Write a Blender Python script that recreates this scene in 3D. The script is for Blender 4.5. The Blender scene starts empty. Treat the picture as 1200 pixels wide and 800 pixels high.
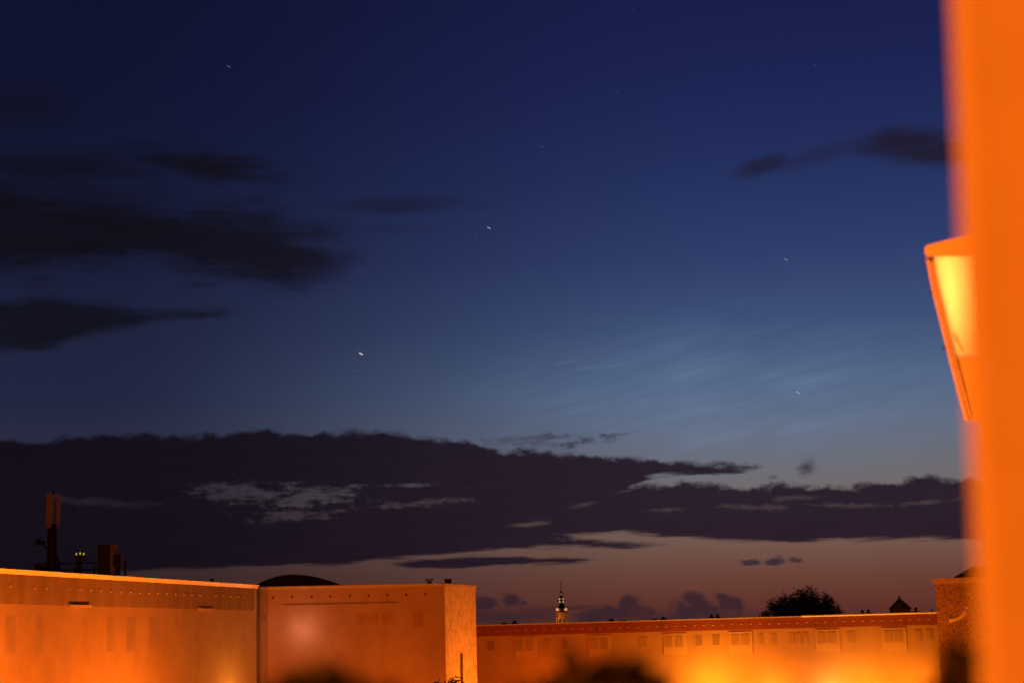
import bpy, bmesh, math, random
from mathutils import Vector, Matrix

R = math.radians
rnd = random.Random(7)
sc = bpy.context.scene
col = sc.collection

# ------------------------------------------------------------------ camera
ZC = 13.0                      # eye height above the courtyard
F = 2100.0                     # focal length in photo pixels (1200 wide)
PITCH = math.atan(349 / F)
ROLL = -0.025
cd = bpy.data.cameras.new('camera')
cam = bpy.data.objects.new('camera', cd)
col.objects.link(cam)
cd.sensor_width = 36
cd.lens = F / 1200 * 36
cd.clip_start = 0.05
cd.clip_end = 20000
CM = (Matrix.Translation((0, 0, ZC)) @ Matrix.Rotation(math.pi / 2 + PITCH, 4, 'X') @ Matrix.Rotation(ROLL, 4, 'Z'))
cam.matrix_world = CM
cd.dof.use_dof = True
cd.dof.focus_distance = 260
cd.dof.aperture_fstop = 4.0
sc.camera = cam
C3 = CM.to_3x3()
EYE = Vector((0, 0, ZC))


def ray(px, py):
    return (C3 @ Vector(((px - 600) / F, (400 - py) / F, -1))).normalized()


def at(px, py, Y):
    d = ray(px, py)
    return EYE + d * (Y / d.y)


def atz(px, py, z):
    d = ray(px, py)
    return EYE + d * ((z - ZC) / d.z)


# ------------------------------------------------------------------ render / view
sc.render.engine = 'CYCLES'
sc.view_settings.view_transform = 'Standard'
sc.view_settings.look = 'None'
sc.view_settings.exposure = 0
sc.view_settings.gamma = 1
sc.view_settings.use_curve_mapping = False
sc.cycles.use_denoising = True
sc.cycles.max_bounces = 6


def lin(c):
    return tuple((v / 255 / 12.92) if v / 255 <= 0.04045 else ((v / 255 + 0.055) / 1.055) ** 2.4 for v in c)


# ------------------------------------------------------------------ sky: dusk gradient, clouds and stars on the world dome
world = bpy.data.worlds.new('World')
sc.world = world
world.use_nodes = True
wt = world.node_tree
wt.nodes.clear()
K = math.degrees(1 / F)        # one unit of the sky grid = 1/2100 rad


def uv(px, py):
    d = ray(px, py)
    return math.degrees(math.atan2(d.x, d.y)) / K, math.degrees(math.asin(d.z)) / K


class G:
    """thin wrapper that writes math nodes"""
    def __init__(s, t):
        s.t = t

    def new(s, ty, **kw):
        n = s.t.nodes.new(ty)
        for k, v in kw.items():
            setattr(n, k, v)
        return n

    def put(s, sock, v):
        if isinstance(v, bpy.types.NodeSocket):
            s.t.links.new(v, sock)
        elif v is not None:
            sock.default_value = v

    def m(s, op, a, b=None, c=None, clamp=False):
        n = s.new('ShaderNodeMath', operation=op, use_clamp=clamp)
        for i, v in enumerate((a, b, c)):
            if v is not None:
                s.put(n.inputs[i], v)
        return n.outputs[0]

    def add(s, a, b): return s.m('ADD', a, b)
    def sub(s, a, b): return s.m('SUBTRACT', a, b)
    def mul(s, a, b): return s.m('MULTIPLY', a, b)
    def mad(s, a, b, c): return s.m('MULTIPLY_ADD', a, b, c)
    def mx(s, a, b): return s.m('MAXIMUM', a, b)

    def step(s, v, lo, hi, to=(0, 1)):
        n = s.new('ShaderNodeMapRange', interpolation_type='SMOOTHSTEP')
        s.put(n.inputs[0], v)
        n.inputs[1].default_value = lo
        n.inputs[2].default_value = hi
        n.inputs[3].default_value = to[0]
        n.inputs[4].default_value = to[1]
        return n.outputs[0]

    def xyz(s, x, y, z=0.0):
        n = s.new('ShaderNodeCombineXYZ')
        for i, v in enumerate((x, y, z)):
            s.put(n.inputs[i], v)
        return n.outputs[0]

    def vm(s, op, a, b=None, scale=None):
        n = s.new('ShaderNodeVectorMath', operation=op)
        s.put(n.inputs[0], a)
        if b is not None:
            s.put(n.inputs[1], b)
        if scale is not None:
            s.put(n.inputs['Scale'], scale)
        return n.outputs['Value' if op in ('DOT_PRODUCT', 'LENGTH') else 'Vector']

    def noise(s, vec, scale=1.0, detail=5.0, rough=0.55):
        n = s.new('ShaderNodeTexNoise')
        s.put(n.inputs['Vector'], vec)
        n.inputs['Scale'].default_value = scale
        n.inputs['Detail'].default_value = detail
        n.inputs['Roughness'].default_value = rough
        return n.outputs['Fac']

    def mix(s, f, a, b):
        n = s.new('ShaderNodeMix', data_type='RGBA')
        s.put(n.inputs[0], f)
        s.put(n.inputs[6], a)
        s.put(n.inputs[7], b)
        return n.outputs[2]

    def ramp(s, f, stops, interp='LINEAR'):
        n = s.new('ShaderNodeValToRGB')
        s.put(n.inputs[0], f)
        cr = n.color_ramp
        cr.interpolation = interp
        for i, (p, c) in enumerate(stops):
            e = cr.elements[i] if i < 2 else cr.elements.new(p)
            e.position = p
            e.color = (*c, 1)
        return n.outputs[0]


g = G(wt)
tc = g.new('ShaderNodeTexCoord')
sp = g.new('ShaderNodeSeparateXYZ')
wt.links.new(tc.outputs['Generated'], sp.inputs[0])
U = g.mul(g.m('ARCTAN2', sp.outputs[0], sp.outputs[1]), F)      # azimuth
V = g.mul(g.m('ARCSINE', sp.outputs[2]), F)                     # elevation
V0, V1 = -60.0, 900.0
U0, U1 = -700.0, 700.0
Vn = g.m('DIVIDE', g.sub(V, V0), V1 - V0)
Un = g.m('DIVIDE', g.sub(U, U0), U1 - U0)

glow = [(0, (25, 31, 76)), (100, (29, 37, 84)), (200, (36, 48, 94)), (300, (48, 62, 107)), (380, (62, 80, 120)), (450, (82, 101, 133)),
        (500, (96, 108, 130)), (540, (106, 108, 118)), (570, (112, 106, 108)), (600, (118, 100, 94)), (630, (116, 90, 80)),
        (655, (111, 77, 67)), (675, (107, 66, 56)), (705, (98, 52, 44)), (745, (80, 40, 36))]
dark = [(0, (16, 19, 47)), (100, (18, 21, 50)), (200, (20, 25, 53)), (300, (25, 29, 56)), (400, (31, 35, 61)), (470, (34, 38, 64)),
        (520, (42, 44, 67)), (560, (52, 49, 64)), (600, (60, 52, 60)), (650, (55, 43, 48)), (680, (50, 35, 37)), (745, (42, 29, 29))]


def skyramp(stops, x):
    out = [((uv(x, y)[1] - V0) / (V1 - V0), lin(c)) for y, c in stops]
    return g.ramp(Vn, sorted(out), 'LINEAR')


side = g.step(U, uv(90, 500)[0], uv(900, 500)[0])
sky = g.mix(side, skyramp(dark, 60), skyramp(glow, 850))
# faint noctilucent streaks inside the glow
P = g.xyz(U, V)
# the sky darkens overhead and away from the afterglow
fade = g.mul(g.step(V, 800, 2300, (1.0, 0.12)), g.step(g.m('ABSOLUTE', U), 850, 3000, (1.0, 0.16)))
rotu = g.add(g.mul(U, 0.97), g.mul(V, -0.26))
rotv = g.add(g.mul(U, 0.26), g.mul(V, 0.97))
rotv = g.sub(V, g.mul(U, 0.22))
nl = g.noise(g.xyz(g.mul(U, 0.008), g.mul(rotv, 0.06), 3.0), 1, 5, 0.62)
nl2 = g.noise(g.xyz(g.mul(U, 0.008), g.mul(V, 0.02), 9.0), 1, 2, 0.5)
cu, cv = uv(840, 470)
dz = g.vm('LENGTH', g.xyz(g.m('DIVIDE', g.sub(U, cu), 300), g.m('DIVIDE', g.sub(V, cv), 105)))
nlb = g.mul(g.step(dz, 1.25, 0.1), g.step(g.add(g.mul(nl, 0.6), g.mul(nl2, 0.4)), 0.25, 0.75))
sky = g.mix(g.mul(nlb, 0.27), sky, (*lin((118, 140, 176)), 1))
nlm = g.mul(g.step(dz, 1.0, 0.2), g.mul(g.step(nl, 0.45, 0.78), g.step(nl2, 0.25, 0.7)))
sky = g.mix(g.mul(nlm, 0.16), sky, (*lin((128, 152, 184)), 1))
for (sx, sy, ln, w) in ((690, 431, 26, 2.2), (665, 424, 22, 1.8), (720, 428, 22, 1.5)):      # the few brighter wisps
    su, sv = uv(sx, sy)
    q = g.sub(g.sub(V, sv), g.mul(g.sub(U, su), 0.17))
    e = g.vm('LENGTH', g.xyz(g.m('DIVIDE', g.sub(U, su), ln), g.m('DIVIDE', q, w)))
    sky = g.mix(g.mul(g.step(e, 1.2, 0.0), 0.14), sky, (*lin((120, 140, 178)), 1))

# noises shared by the clouds
nA = g.sub(g.noise(g.xyz(g.mul(U, 0.016), g.mul(V, 0.06), 1.0), 1, 6, 0.6), 0.5)     # stretched
nB = g.sub(g.noise(g.xyz(g.mul(U, 0.07), g.mul(V, 0.09), 5.0), 1, 5, 0.6), 0.5)      # puffy
nC = g.sub(g.noise(g.xyz(g.mul(U, 0.01), g.mul(V, 0.032), 12.0), 1, 4, 0.55), 0.5)   # broad
nM = g.sub(g.noise(g.xyz(g.mul(U, 0.03), g.mul(V, 0.05), 8.0), 1, 5, 0.5), 0.5)           # medium puffs
nE = g.add(g.mul(nB, 0.45), g.mul(nM, 1.0))
nD = g.sub(g.noise(g.xyz(g.mul(U, 0.013), g.mul(V, 0.11), 31.0), 1, 5, 0.6), 0.5)    # fine streaks


nF = g.add(g.mul(nC, 1.0), g.add(g.mul(nA, 0.6), g.mul(nD, 0.5)))
nG = g.sub(g.noise(g.xyz(g.mul(U, 0.028), g.mul(V, 0.13), 44.0), 1, 6, 0.62), 0.5)
nH = g.add(g.mul(nG, 0.9), g.mul(nB, 0.7))


def curve(pts):
    n = g.new('ShaderNodeFloatCurve')
    wt.links.new(Un, n.inputs['Value'])
    c = n.mapping.curves[0]
    q = sorted(((uv(x, y)[0] - U0) / (U1 - U0), (uv(x, y)[1] - V0) / (V1 - V0)) for x, y in pts)
    c.points[0].location = q[0]
    c.points[1].location = q[-1]
    for p in q[1:-1]:
        c.points.new(*p)
    n.mapping.use_clip = False
    n.mapping.update()
    return g.mad(n.outputs[0], V1 - V0, V0)


def band(up, lo, su, sl, au, al, nu, nlo):
    """cloud between an upper and a lower line: softness and noise for either edge"""
    a = g.step(g.mad(nu, au, g.sub(curve(up), V)), -su, su)
    b = g.step(g.mad(nlo, al, g.sub(V, curve(lo))), -sl, sl)
    return g.mul(a, b)


def blob(x, y, rx, ry, rot=0, soft=0.5, amp=0.8, n=None):
    u, v = uv(x, y)
    du, dv = g.sub(U, u), g.sub(V, v)
    c, s_ = math.cos(R(rot)), math.sin(R(rot))
    a = g.m('DIVIDE', g.mad(du, c, g.mul(dv, s_)), rx)
    b = g.m('DIVIDE', g.mad(dv, c, g.mul(du, -s_)), ry)
    d = g.sub(1.0, g.vm('LENGTH', g.xyz(a, b)))
    return g.step(g.mad(n if n is not None else nA, amp, d), -soft * 0.3, soft)


def union(ms):
    o = ms[0]
    for k in ms[1:]:
        o = g.mx(o, k)
    return o


# main deck
deckA = band([(-60, 514), (0, 515), (50, 518), (100, 512), (150, 508), (200, 511), (250, 510), (300, 505), (350, 508), (400, 508),
              (450, 507), (500, 512), (540, 518), (580, 525), (620, 529), (660, 531), (700, 534), (740, 538), (780, 540),
              (830, 542), (862, 545), (884, 549), (960, 560), (1200, 580)],
             [(-60, 640), (600, 610), (680, 590), (735, 572), (765, 560), (800, 556), (850, 553), (884, 549), (960, 552), (1200, 560)],
             4.5, 4, 24, 30, nE, nD)
deckB = band([(-60, 560), (560, 560), (700, 572), (760, 567), (800, 566), (830, 569), (880, 572), (930, 569), (980, 571),
              (1030, 567), (1060, 562), (1090, 560), (1130, 563), (1250, 568)],
             [(-60, 660), (500, 640), (600, 628), (680, 626), (740, 624), (800, 629), (860, 633), (930, 634), (1000, 632), (1130, 631), (1250, 633)],
             4.5, 3.5, 26, 20, nE, nD)
deckC = band([(-60, 600), (500, 600), (600, 612), (660, 625), (700, 634), (765, 637.5), (830, 642), (1250, 660)],
             [(-60, 684), (100, 674), (190, 667), (300, 663), (400, 660), (440, 655), (500, 651), (560, 645), (640, 641), (700, 640), (765, 638.5), (830, 630), (1250, 620)],
             4, 3, 14, 18, nD, nD)
deckD = band([(380, 668), (460, 661), (500, 655), (560, 651), (620, 652), (660, 653.5), (692, 655.5), (720, 660)],
             [(380, 655), (460, 661), (490, 664), (540, 664), (600, 661), (650, 658), (692, 655.5), (720, 652)],
             3, 2.5, 16, 15, nD, nD)
deck = union([deckA, deckB, deckC, deckD])
# breaks in the deck where the light behind shows
holes = union([
    g.mul(blob(275, 577, 46, 13, -3, 0.9, 4.0, nH), 0.55), g.mul(blob(355, 583, 58, 14, 2, 0.9, 4.0, nH), 0.58),
    g.mul(blob(345, 604, 50, 7, 4, 0.9, 4.0, nH), 0.45), g.mul(blob(120, 588, 70, 6, -5, 1.0, 3.2, nH), 0.25),
    g.mul(blob(480, 568, 30, 3, 0, 1.0, 3.0, nH), 0.5), g.mul(blob(490, 590, 55, 4.5, 3, 0.9, 3.4, nH), 0.36),
    g.mul(blob(616, 614.5, 30, 3, 2, 0.9, 2.6, nD), 0.6), g.mul(blob(688, 590, 16, 3, 8, 0.9, 3.0, nD), 0.25),
    g.mul(blob(885, 594, 46, 3.5, -3, 0.9, 3.4, nH), 0.2), g.mul(blob(780, 597, 26, 2.5, 0, 0.9, 3.2, nH), 0.22),
    g.mul(blob(985, 592, 50, 3.5, -2, 0.9, 3.6, nH), 0.2), g.mul(blob(1085, 588, 28, 3, 4, 0.9, 3.2, nH), 0.22),
    g.mul(blob(930, 583, 30, 3, 2, 0.9, 3.6, nH), 0.2), g.mul(blob(695, 629, 42, 3.5, 2, 0.9, 2.4, nH), 0.6)])
deck = g.mul(deck, g.sub(1.0, holes))
puffs = union([
    g.mul(blob(945, 547, 15, 10, 12, 0.8, 1.8, nE), 0.85), g.mul(blob(906, 559, 7, 3, 0, 0.8, 0.8, nB), 0.45),
    g.mul(blob(640, 512, 34, 5, 0, 0.9, 3.4, nH), 0.6), g.mul(blob(690, 516, 40, 5, 6, 0.9, 3.4, nH), 0.75), g.mul(blob(615, 517, 60, 8, -4, 1, 4.0, nH), 0.4),
    g.mul(blob(880, 658.5, 13, 4.5, 4, 0.6, 2.2, nH), 0.9), g.mul(blob(909, 657, 13, 5, 8, 0.6, 2.2, nH), 0.9), g.mul(blob(932, 656, 10, 3.5, -6, 0.6, 2.2, nH), 0.8),
    g.mul(blob(914, 652, 6, 2.5, -25, 0.8, 0.9, nB), 0.5)])
# dark patches high on the left
ul = g.mul(band([(-60, 208), (0, 213), (60, 225), (120, 238), (200, 249), (290, 247), (350, 258), (412, 268), (450, 292), (600, 340)],
                [(-60, 320), (0, 319), (60, 316), (130, 299), (180, 301), (250, 319), (320, 331), (380, 329), (415, 318), (450, 296), (600, 250)],
                22, 18, 56, 52, nF, nF), g.step(g.mad(nF, 130, U), uv(455, 290)[0], uv(345, 290)[0]))
ul = g.mul(ul, g.sub(1.0, g.mul(blob(400, 289, 75, 11, -6, 0.8, 1.4, nF), 0.85)))
ul2 = band([(-60, 350), (0, 354), (50, 352), (110, 357), (160, 363), (245, 366), (330, 376), (600, 400)],
           [(-60, 414), (0, 409), (60, 406), (100, 391), (160, 379), (245, 368), (330, 350), (600, 340)], 9, 9, 26, 26, nF, nF)
high = union([g.mul(ul, 0.95), g.mul(ul2, 0.85), g.mul(blob(250, 195, 115, 21, -5, 0.9, 1.6, nF), 0.95),
              g.mul(blob(60, 196, 190, 24, 0, 1.0, 1.0, nF), 0.8), g.mul(blob(10, 125, 110, 40, 0, 1.0, 0.9, nF), 0.5),
              g.mul(blob(60, 260, 190, 60, 0, 0.9, 0.7, nF), 0.9),
              g.mul(blob(470, 241, 100, 12, 0, 1.0, 1.2, nF), 0.55), g.mul(blob(465, 268, 60, 7, 0, 1.0, 0.9, nF), 0.25),
              g.mul(blob(235, 333, 30, 5, 0, 1.0, 0.9, nF), 0.35),
              g.mul(blob(1058, 168, 66, 22, -3, 0.7, 0.8, nF), 0.95), g.mul(blob(1105, 178, 76, 20, -3, 0.7, 0.8, nF), 0.95),
              g.mul(blob(960, 182, 80, 11, 12, 1.0, 0.6, nF), 0.4), g.mul(blob(893, 195, 40, 12, 14, 0.8, 0.7, nF), 0.75)])
# low cumulus on the horizon
low = union([
    blob(598, 703, 17, 9, -15, 0.5, 2.6, nE), blob(570, 706, 20, 9, 0, 0.6, 2.6, nE), g.mul(blob(590, 722, 80, 11, 0, 0.8, 1.6, nE), 0.7),
    blob(737, 708, 15, 11, 30, 0.5, 2.4, nE), blob(722, 719, 55, 12, 6, 0.6, 2.2, nE), g.mul(blob(672, 712, 60, 4, 2, 0.8, 1.4), 0.75),
    blob(812, 703, 13, 10, 0, 0.5, 2.2, nE), blob(815, 714, 44, 14, 0, 0.5, 2.2, nE), blob(854, 708, 22, 11, -15, 0.5, 2.4, nE),
    g.mul(blob(800, 726, 120, 14, 2, 0.8, 1.5, nE), 0.8), g.mul(blob(960, 728, 160, 9, 2, 0.9, 1.2), 0.35)])

ccol = g.mix(side, (*lin((18, 12, 22)), 1), (*lin((37, 25, 39)), 1))
ccol = g.mix(g.mul(g.step(nD, -0.1, 0.3), 0.5), ccol, g.mix(side, (*lin((25, 18, 30)), 1), (*lin((45, 32, 47)), 1)))
sky = g.mix(g.mul(low, 0.88), sky, g.mix(side, (*lin((42, 28, 38)), 1), (*lin((54, 35, 43)), 1)))
sky = g.mix(g.mul(high, g.step(nF, -0.6, 0.15, (0.86, 1.0))), sky, g.mix(side, (*lin((16, 14, 23)), 1), (*lin((32, 28, 46)), 1)))
sky = g.mix(g.mul(puffs, 0.95), sky, (*lin((47, 37, 50)), 1))
sky = g.mix(g.mul(deck, 0.97), sky, ccol)
# stars, drawn out a little by the long exposure
for (x, y, L, r, c) in ((423, 414.5, 2.0, 1.5, (1.3, 1.15, 0.95)), (573, 267, 2.0, 1.2, (0.6, 0.62, 0.78)), (414, 435, 2.2, 1.0, (0.09, 0.08, 0.12)),
                        (921, 304, 2.0, 1.05, (0.36, 0.36, 0.44)), (935, 460, 2.2, 1.05, (0.5, 0.5, 0.55)), (268, 78, 2.2, 1.0, (0.24, 0.26, 0.36)),
                        (635, 172, 2.0, 0.9, (0.08, 0.085, 0.15)), (723, 107, 2.0, 0.9, (0.06, 0.066, 0.12)), (955, 77, 2.0, 0.9, (0.08, 0.085, 0.15)),
                        (885, 389, 2.0, 0.9, (0.08, 0.09, 0.14)), (741, 12, 2.0, 0.9, (0.05, 0.055, 0.1)), (557, 277, 2.0, 0.9, (0.05, 0.055, 0.1))):
    a = Vector((*uv(x - L * 0.8, y - L * 0.45), 0))
    b = Vector((*uv(x + L * 0.8, y + L * 0.45), 0))
    pa = g.vm('SUBTRACT', P, tuple(a))
    h = g.m('MULTIPLY', g.vm('DOT_PRODUCT', pa, tuple(b - a)), 1 / (b - a).length_squared, clamp=True)
    d = g.vm('LENGTH', g.vm('SUBTRACT', pa, g.vm('SCALE', tuple(b - a), scale=h)))
    k = g.step(d, r * 0.72, 0.0)
    sky = g.vm('ADD', sky, g.vm('SCALE', tuple(v * (0.62 if r > 1 else 0.5) for v in c), scale=k))
sky = g.vm('SCALE', sky, scale=fade)
bg = g.new('ShaderNodeBackground')
wt.links.new(sky, bg.inputs[0])
bg.inputs[1].default_value = 1.0
wo = g.new('ShaderNodeOutputWorld')
wt.links.new(bg.outputs[0], wo.inputs[0])


# ------------------------------------------------------------------ materials
def mat(name, base, rough=0.8, metal=0.0, var=0.0, scale=3.0, base2=None, bump=0.0, stretch=(1, 1, 1), lo=0.35, hi=0.65, spec=0.3, detail=6.0, emit=None):
    m = bpy.data.materials.new(name)
    m.use_nodes = True
    t = m.node_tree
    b = t.nodes['Principled BSDF']
    b.inputs['Roughness'].default_value = rough
    b.inputs['Metallic'].default_value = metal
    b.inputs['Specular IOR Level'].default_value = spec
    b.inputs['Base Color'].default_value = (*base, 1)
    q = G(t)
    if base2 or bump:
        c = q.new('ShaderNodeTexCoord')
        mp = q.new('ShaderNodeMapping')
        mp.inputs['Scale'].default_value = stretch
        t.links.new(c.outputs['Object'], mp.inputs[0])
        f = q.noise(mp.outputs[0], scale, detail, 0.62)
        if base2:
            o = q.mix(q.step(f, lo, hi), (*base, 1), (*base2, 1))
            t.links.new(o, b.inputs['Base Color'])
        if bump:
            bn = q.new('ShaderNodeBump')
            bn.inputs['Strength'].default_value = bump
            bn.inputs['Distance'].default_value = 0.05
            t.links.new(f, bn.inputs['Height'])
            t.links.new(bn.outputs[0], b.inputs['Normal'])
    if emit:
        b.inputs['Emission Color'].default_value = (*emit[0], 1)
        b.inputs['Emission Strength'].default_value = emit[1]
    return m


M = {}
M['render'] = mat('render_wall', (0.32, 0.275, 0.23), 0.9, base2=(0.275, 0.225, 0.175), scale=0.9, lo=0.3, hi=0.72, bump=0.06, stretch=(1, 1, 0.7))
M['attic'] = mat('attic_panel', (0.215, 0.18, 0.15), 0.9, base2=(0.165, 0.135, 0.11), scale=1.6, stretch=(1, 1, 0.25), lo=0.35, hi=0.7)
M['b2'] = mat('front_wall', (0.37, 0.26, 0.20), 0.9, base2=(0.30, 0.205, 0.155), scale=0.7, lo=0.3, hi=0.7, stretch=(1, 1, 0.5))
M['gable'] = mat('gable_concrete', (0.50, 0.47, 0.42), 0.9, base2=(0.30, 0.26, 0.21), scale=4.5, stretch=(1, 1, 0.5), lo=0.42, hi=0.68, bump=0.15)
M['far'] = mat('far_wall', (0.36, 0.22, 0.12), 0.9, base2=(0.31, 0.185, 0.10), scale=0.3, lo=0.3, hi=0.7)
M['fardark'] = mat('far_attic', (0.20, 0.052, 0.045), 0.9, base2=(0.165, 0.04, 0.035), scale=0.4, lo=0.3, hi=0.7)
M['farpanel'] = mat('bay_paint', (0.385, 0.24, 0.132), 0.9)
M['coping'] = mat('zinc_coping', (0.90, 0.88, 0.82), 0.4, base2=(0.72, 0.69, 0.63), scale=0.35, lo=0.4, hi=0.6, spec=0.8)
M['coping2'] = mat('painted_coping', (0.45, 0.40, 0.34), 0.6, base2=(0.36, 0.32, 0.27), scale=2)
M['ledge'] = mat('ledge_metal', (0.2, 0.18, 0.16), 0.6)
M['hole'] = mat('vent_dark', (0.05, 0.045, 0.04), 0.9)
M['rivet'] = mat('vent_cap', (0.36, 0.32, 0.27), 0.6)
M['glass'] = mat('window_pane', (0.05, 0.045, 0.04), 0.15, spec=0.5)
M['curtain'] = mat('curtained_pane', (0.30, 0.185, 0.105), 0.5, base2=(0.25, 0.15, 0.085), scale=2, stretch=(3, 3, 0.3))
M['frame'] = mat('window_frame', (0.36, 0.32, 0.27), 0.6)
M['roof'] = mat('roofing_felt', (0.012, 0.011, 0.011), 0.95, base2=(0.018, 0.017, 0.016), scale=3)
M['black'] = mat('dark_metal', (0.009, 0.0085, 0.008), 0.7, spec=0.15)
M['antenna'] = mat('antenna_plastic', (0.13, 0.12, 0.11), 0.6)
M['cab'] = mat('cabinet_steel', (0.014, 0.013, 0.012), 0.7, spec=0.15)
M['cabside'] = mat('cabinet_side', (0.085, 0.08, 0.08), 0.6)
M['rough'] = mat('roughcast', (0.40, 0.30, 0.21), 0.95, base2=(0.14, 0.09, 0.06), scale=11.0, lo=0.38, hi=0.66, bump=0.4, detail=4.0)
M['loggia'] = mat('loggia_render', (0.30, 0.285, 0.26), 0.9, base2=(0.262, 0.245, 0.22), scale=7, bump=0.08, lo=0.3, hi=0.7, detail=8.0)
M['bead'] = mat('edge_highlight_tone', (0.36, 0.35, 0.32), 0.7)  # paler tone paints the light caught by the near wall's edge
M['sash'] = mat('sash_paint', (0.80, 0.77, 0.72), 0.45, base2=(0.70, 0.66, 0.61), scale=9)
M['leaf'] = mat('dark_leaf', (0.035, 0.038, 0.014), 0.6, base2=(0.06, 0.06, 0.022), scale=1.5)
M['bark'] = mat('bark', (0.06, 0.045, 0.035), 0.9, base2=(0.04, 0.03, 0.024), scale=6, stretch=(1, 1, .3))
M['ground'] = mat('asphalt_ground', (0.05, 0.048, 0.045), 0.95, base2=(0.04, 0.045, 0.03), scale=0.05)
M['stone'] = mat('tower_stone', (0.44, 0.30, 0.19), 0.9, base2=(0.22, 0.13, 0.07), scale=0.8)
M['copper'] = mat('tower_copper', (0.07, 0.05, 0.04), 0.7, base2=(0.11, 0.075, 0.05), scale=0.6)
M['tile'] = mat('roof_tile', (0.21, 0.16, 0.12), 0.9, base2=(0.12, 0.09, 0.07), scale=1.2)
M['lit'] = mat('lantern_light', (0.8, 0.75, 0.6), 0.6, emit=((1.0, 0.74, 0.42), 0.9))
M['litdim'] = mat('clock_light', (0.8, 0.7, 0.5), 0.6, emit=((1.0, 0.52, 0.2), 0.28))
M['green'] = mat('signal_light', (0.4, 0.8, 0.1), 0.4, emit=((0.62, 0.80, 0.05), 0.6))
M['planter'] = mat('planter_plastic', (0.06, 0.035, 0.025), 0.7)
M['bulb'] = mat('lamp_glass', (0.9, 0.6, 0.3), 0.5, emit=((1.0, 0.30, 0.03), 4.0))
M['palepane'] = mat('shaded_pane', (0.225, 0.195, 0.16), 0.6, base2=(0.26, 0.225, 0.185), scale=1.2)
M['darkpane'] = mat('unlit_pane', (0.21, 0.125, 0.07), 0.5)
M['litwin'] = mat('lit_pane', (0.7, 0.6, 0.5), 0.5, emit=((1.0, 0.42, 0.2), 0.5))


# ------------------------------------------------------------------ mesh helpers
class MB:
    def __init__(s):
        s.v, s.f = [], []

    def poly(s, pts):
        i = len(s.v)
        s.v += [Vector(p) for p in pts]
        s.f.append(tuple(range(i, i + len(pts))))

    def hexa(s, b, t):
        """closed prism between two rings of equal length"""
        n = len(b)
        i = len(s.v)
        s.v += [Vector(p) for p in b] + [Vector(p) for p in t]
        s.f.append(tuple(i + k for k in reversed(range(n))))
        s.f.append(tuple(i + n + k for k in range(n)))
        for k in range(n):
            j = (k + 1) % n
            s.f.append((i + k, i + j, i + n + j, i + n + k))
        return s

    def box(s, fr, a, b):
        """box in a local frame fr=(origin, along, out): (s, d, z) from a to b; z is absolute"""
        O, u, n = fr
        def w(x, d, z):
            p = O + u * x + n * d
            return (p.x, p.y, z)
        q = [(a[0], a[1]), (b[0], a[1]), (b[0], b[1]), (a[0], b[1])]
        return s.hexa([w(x, d, a[2]) for x, d in q], [w(x, d, b[2]) for x, d in q])

    def tube(s, pts, rad, n=8):
        pts = [Vector(p) for p in pts]
        rad = rad if isinstance(rad, (list, tuple)) else [rad] * len(pts)
        base = len(s.v)
        for k, p in enumerate(pts):
            d = (pts[min(k + 1, len(pts) - 1)] - pts[max(k - 1, 0)]).normalized()
            up = Vector((0, 0, 1)) if abs(d.z) < 0.9 else Vector((1, 0, 0))
            x = d.cross(up).normalized()
            y = d.cross(x)
            for j in range(n):
                a = 2 * math.pi * j / n
                s.v.append(p + (x * math.cos(a) + y * math.sin(a)) * rad[k])
        for k in range(len(pts) - 1):
            for j in range(n):
                a, b = base + k * n + j, base + k * n + (j + 1) % n
                s.f.append((a, b, b + n, a + n))
        s.f.append(tuple(base + j for j in reversed(range(n))))
        s.f.append(tuple(base + (len(pts) - 1) * n + j for j in range(n)))
        return s

    def lathe(s, c, prof, n=16, rot=0.0):
        """stack of rings (radius, z) about a vertical axis at c"""
        base = len(s.v)
        for r, z in prof:
            for j in range(n):
                a = 2 * math.pi * j / n + rot
                s.v.append(Vector((c[0] + r * math.cos(a), c[1] + r * math.sin(a), z)))
        for k in range(len(prof) - 1):
            for j in range(n):
                a, b = base + k * n + j, base + k * n + (j + 1) % n
                s.f.append((a, b, b + n, a + n))
        s.f.append(tuple(base + j for j in reversed(range(n))))
        s.f.append(tuple(base + (len(prof) - 1) * n + j for j in range(n)))
        return s

    def leaf(s, p, size, r=rnd):
        d = Vector((r.gauss(0, 1), r.gauss(0, 1), r.gauss(0, 1))).normalized()
        e = d.orthogonal().normalized() * size * 0.32
        d *= size
        s.poly([p - d * .5, p - d * .05 + e, p + d * .5, p - d * .05 - e])


def obj(name, mb, m, parent=None, bevel=0.0):
    off = parent_loc(parent)
    me = bpy.data.meshes.new(name)
    me.from_pydata([tuple(v - off) for v in mb.v], [], mb.f)
    bm = bmesh.new()
    bm.from_mesh(me)
    if len(bm.faces) < 4000:
        bmesh.ops.recalc_face_normals(bm, faces=bm.faces)
    if bevel:
        bmesh.ops.bevel(bm, geom=list(bm.edges), offset=bevel, segments=2, affect='EDGES', clamp_overlap=True)
    bm.to_mesh(me)
    bm.free()
    me.materials.append(m)
    o = bpy.data.objects.new(name, me)
    col.objects.link(o)
    if parent is not None:
        o.parent = parent
    return o


def parent_loc(p):
    off = Vector((0, 0, 0))
    while p is not None:
        off += p.location
        p = p.parent
    return off


def tag(o, label, cat, group=None, kind=None):
    o['label'] = label
    o['category'] = cat
    if group:
        o['group'] = group
    return o


def thing(name, loc, label, cat, group=None):
    o = bpy.data.objects.new(name, None)
    o.empty_display_size = 0.3
    o.location = loc
    col.objects.link(o)
    return tag(o, label, cat, group)


def struct(o):
    o['kind'] = 'structure'
    return o


def dup(o, loc):
    c = o.copy()
    col.objects.link(c)
    c.location = loc
    return c


def shade(o):
    for p in o.data.polygons:
        p.use_smooth = True
    return o


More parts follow.
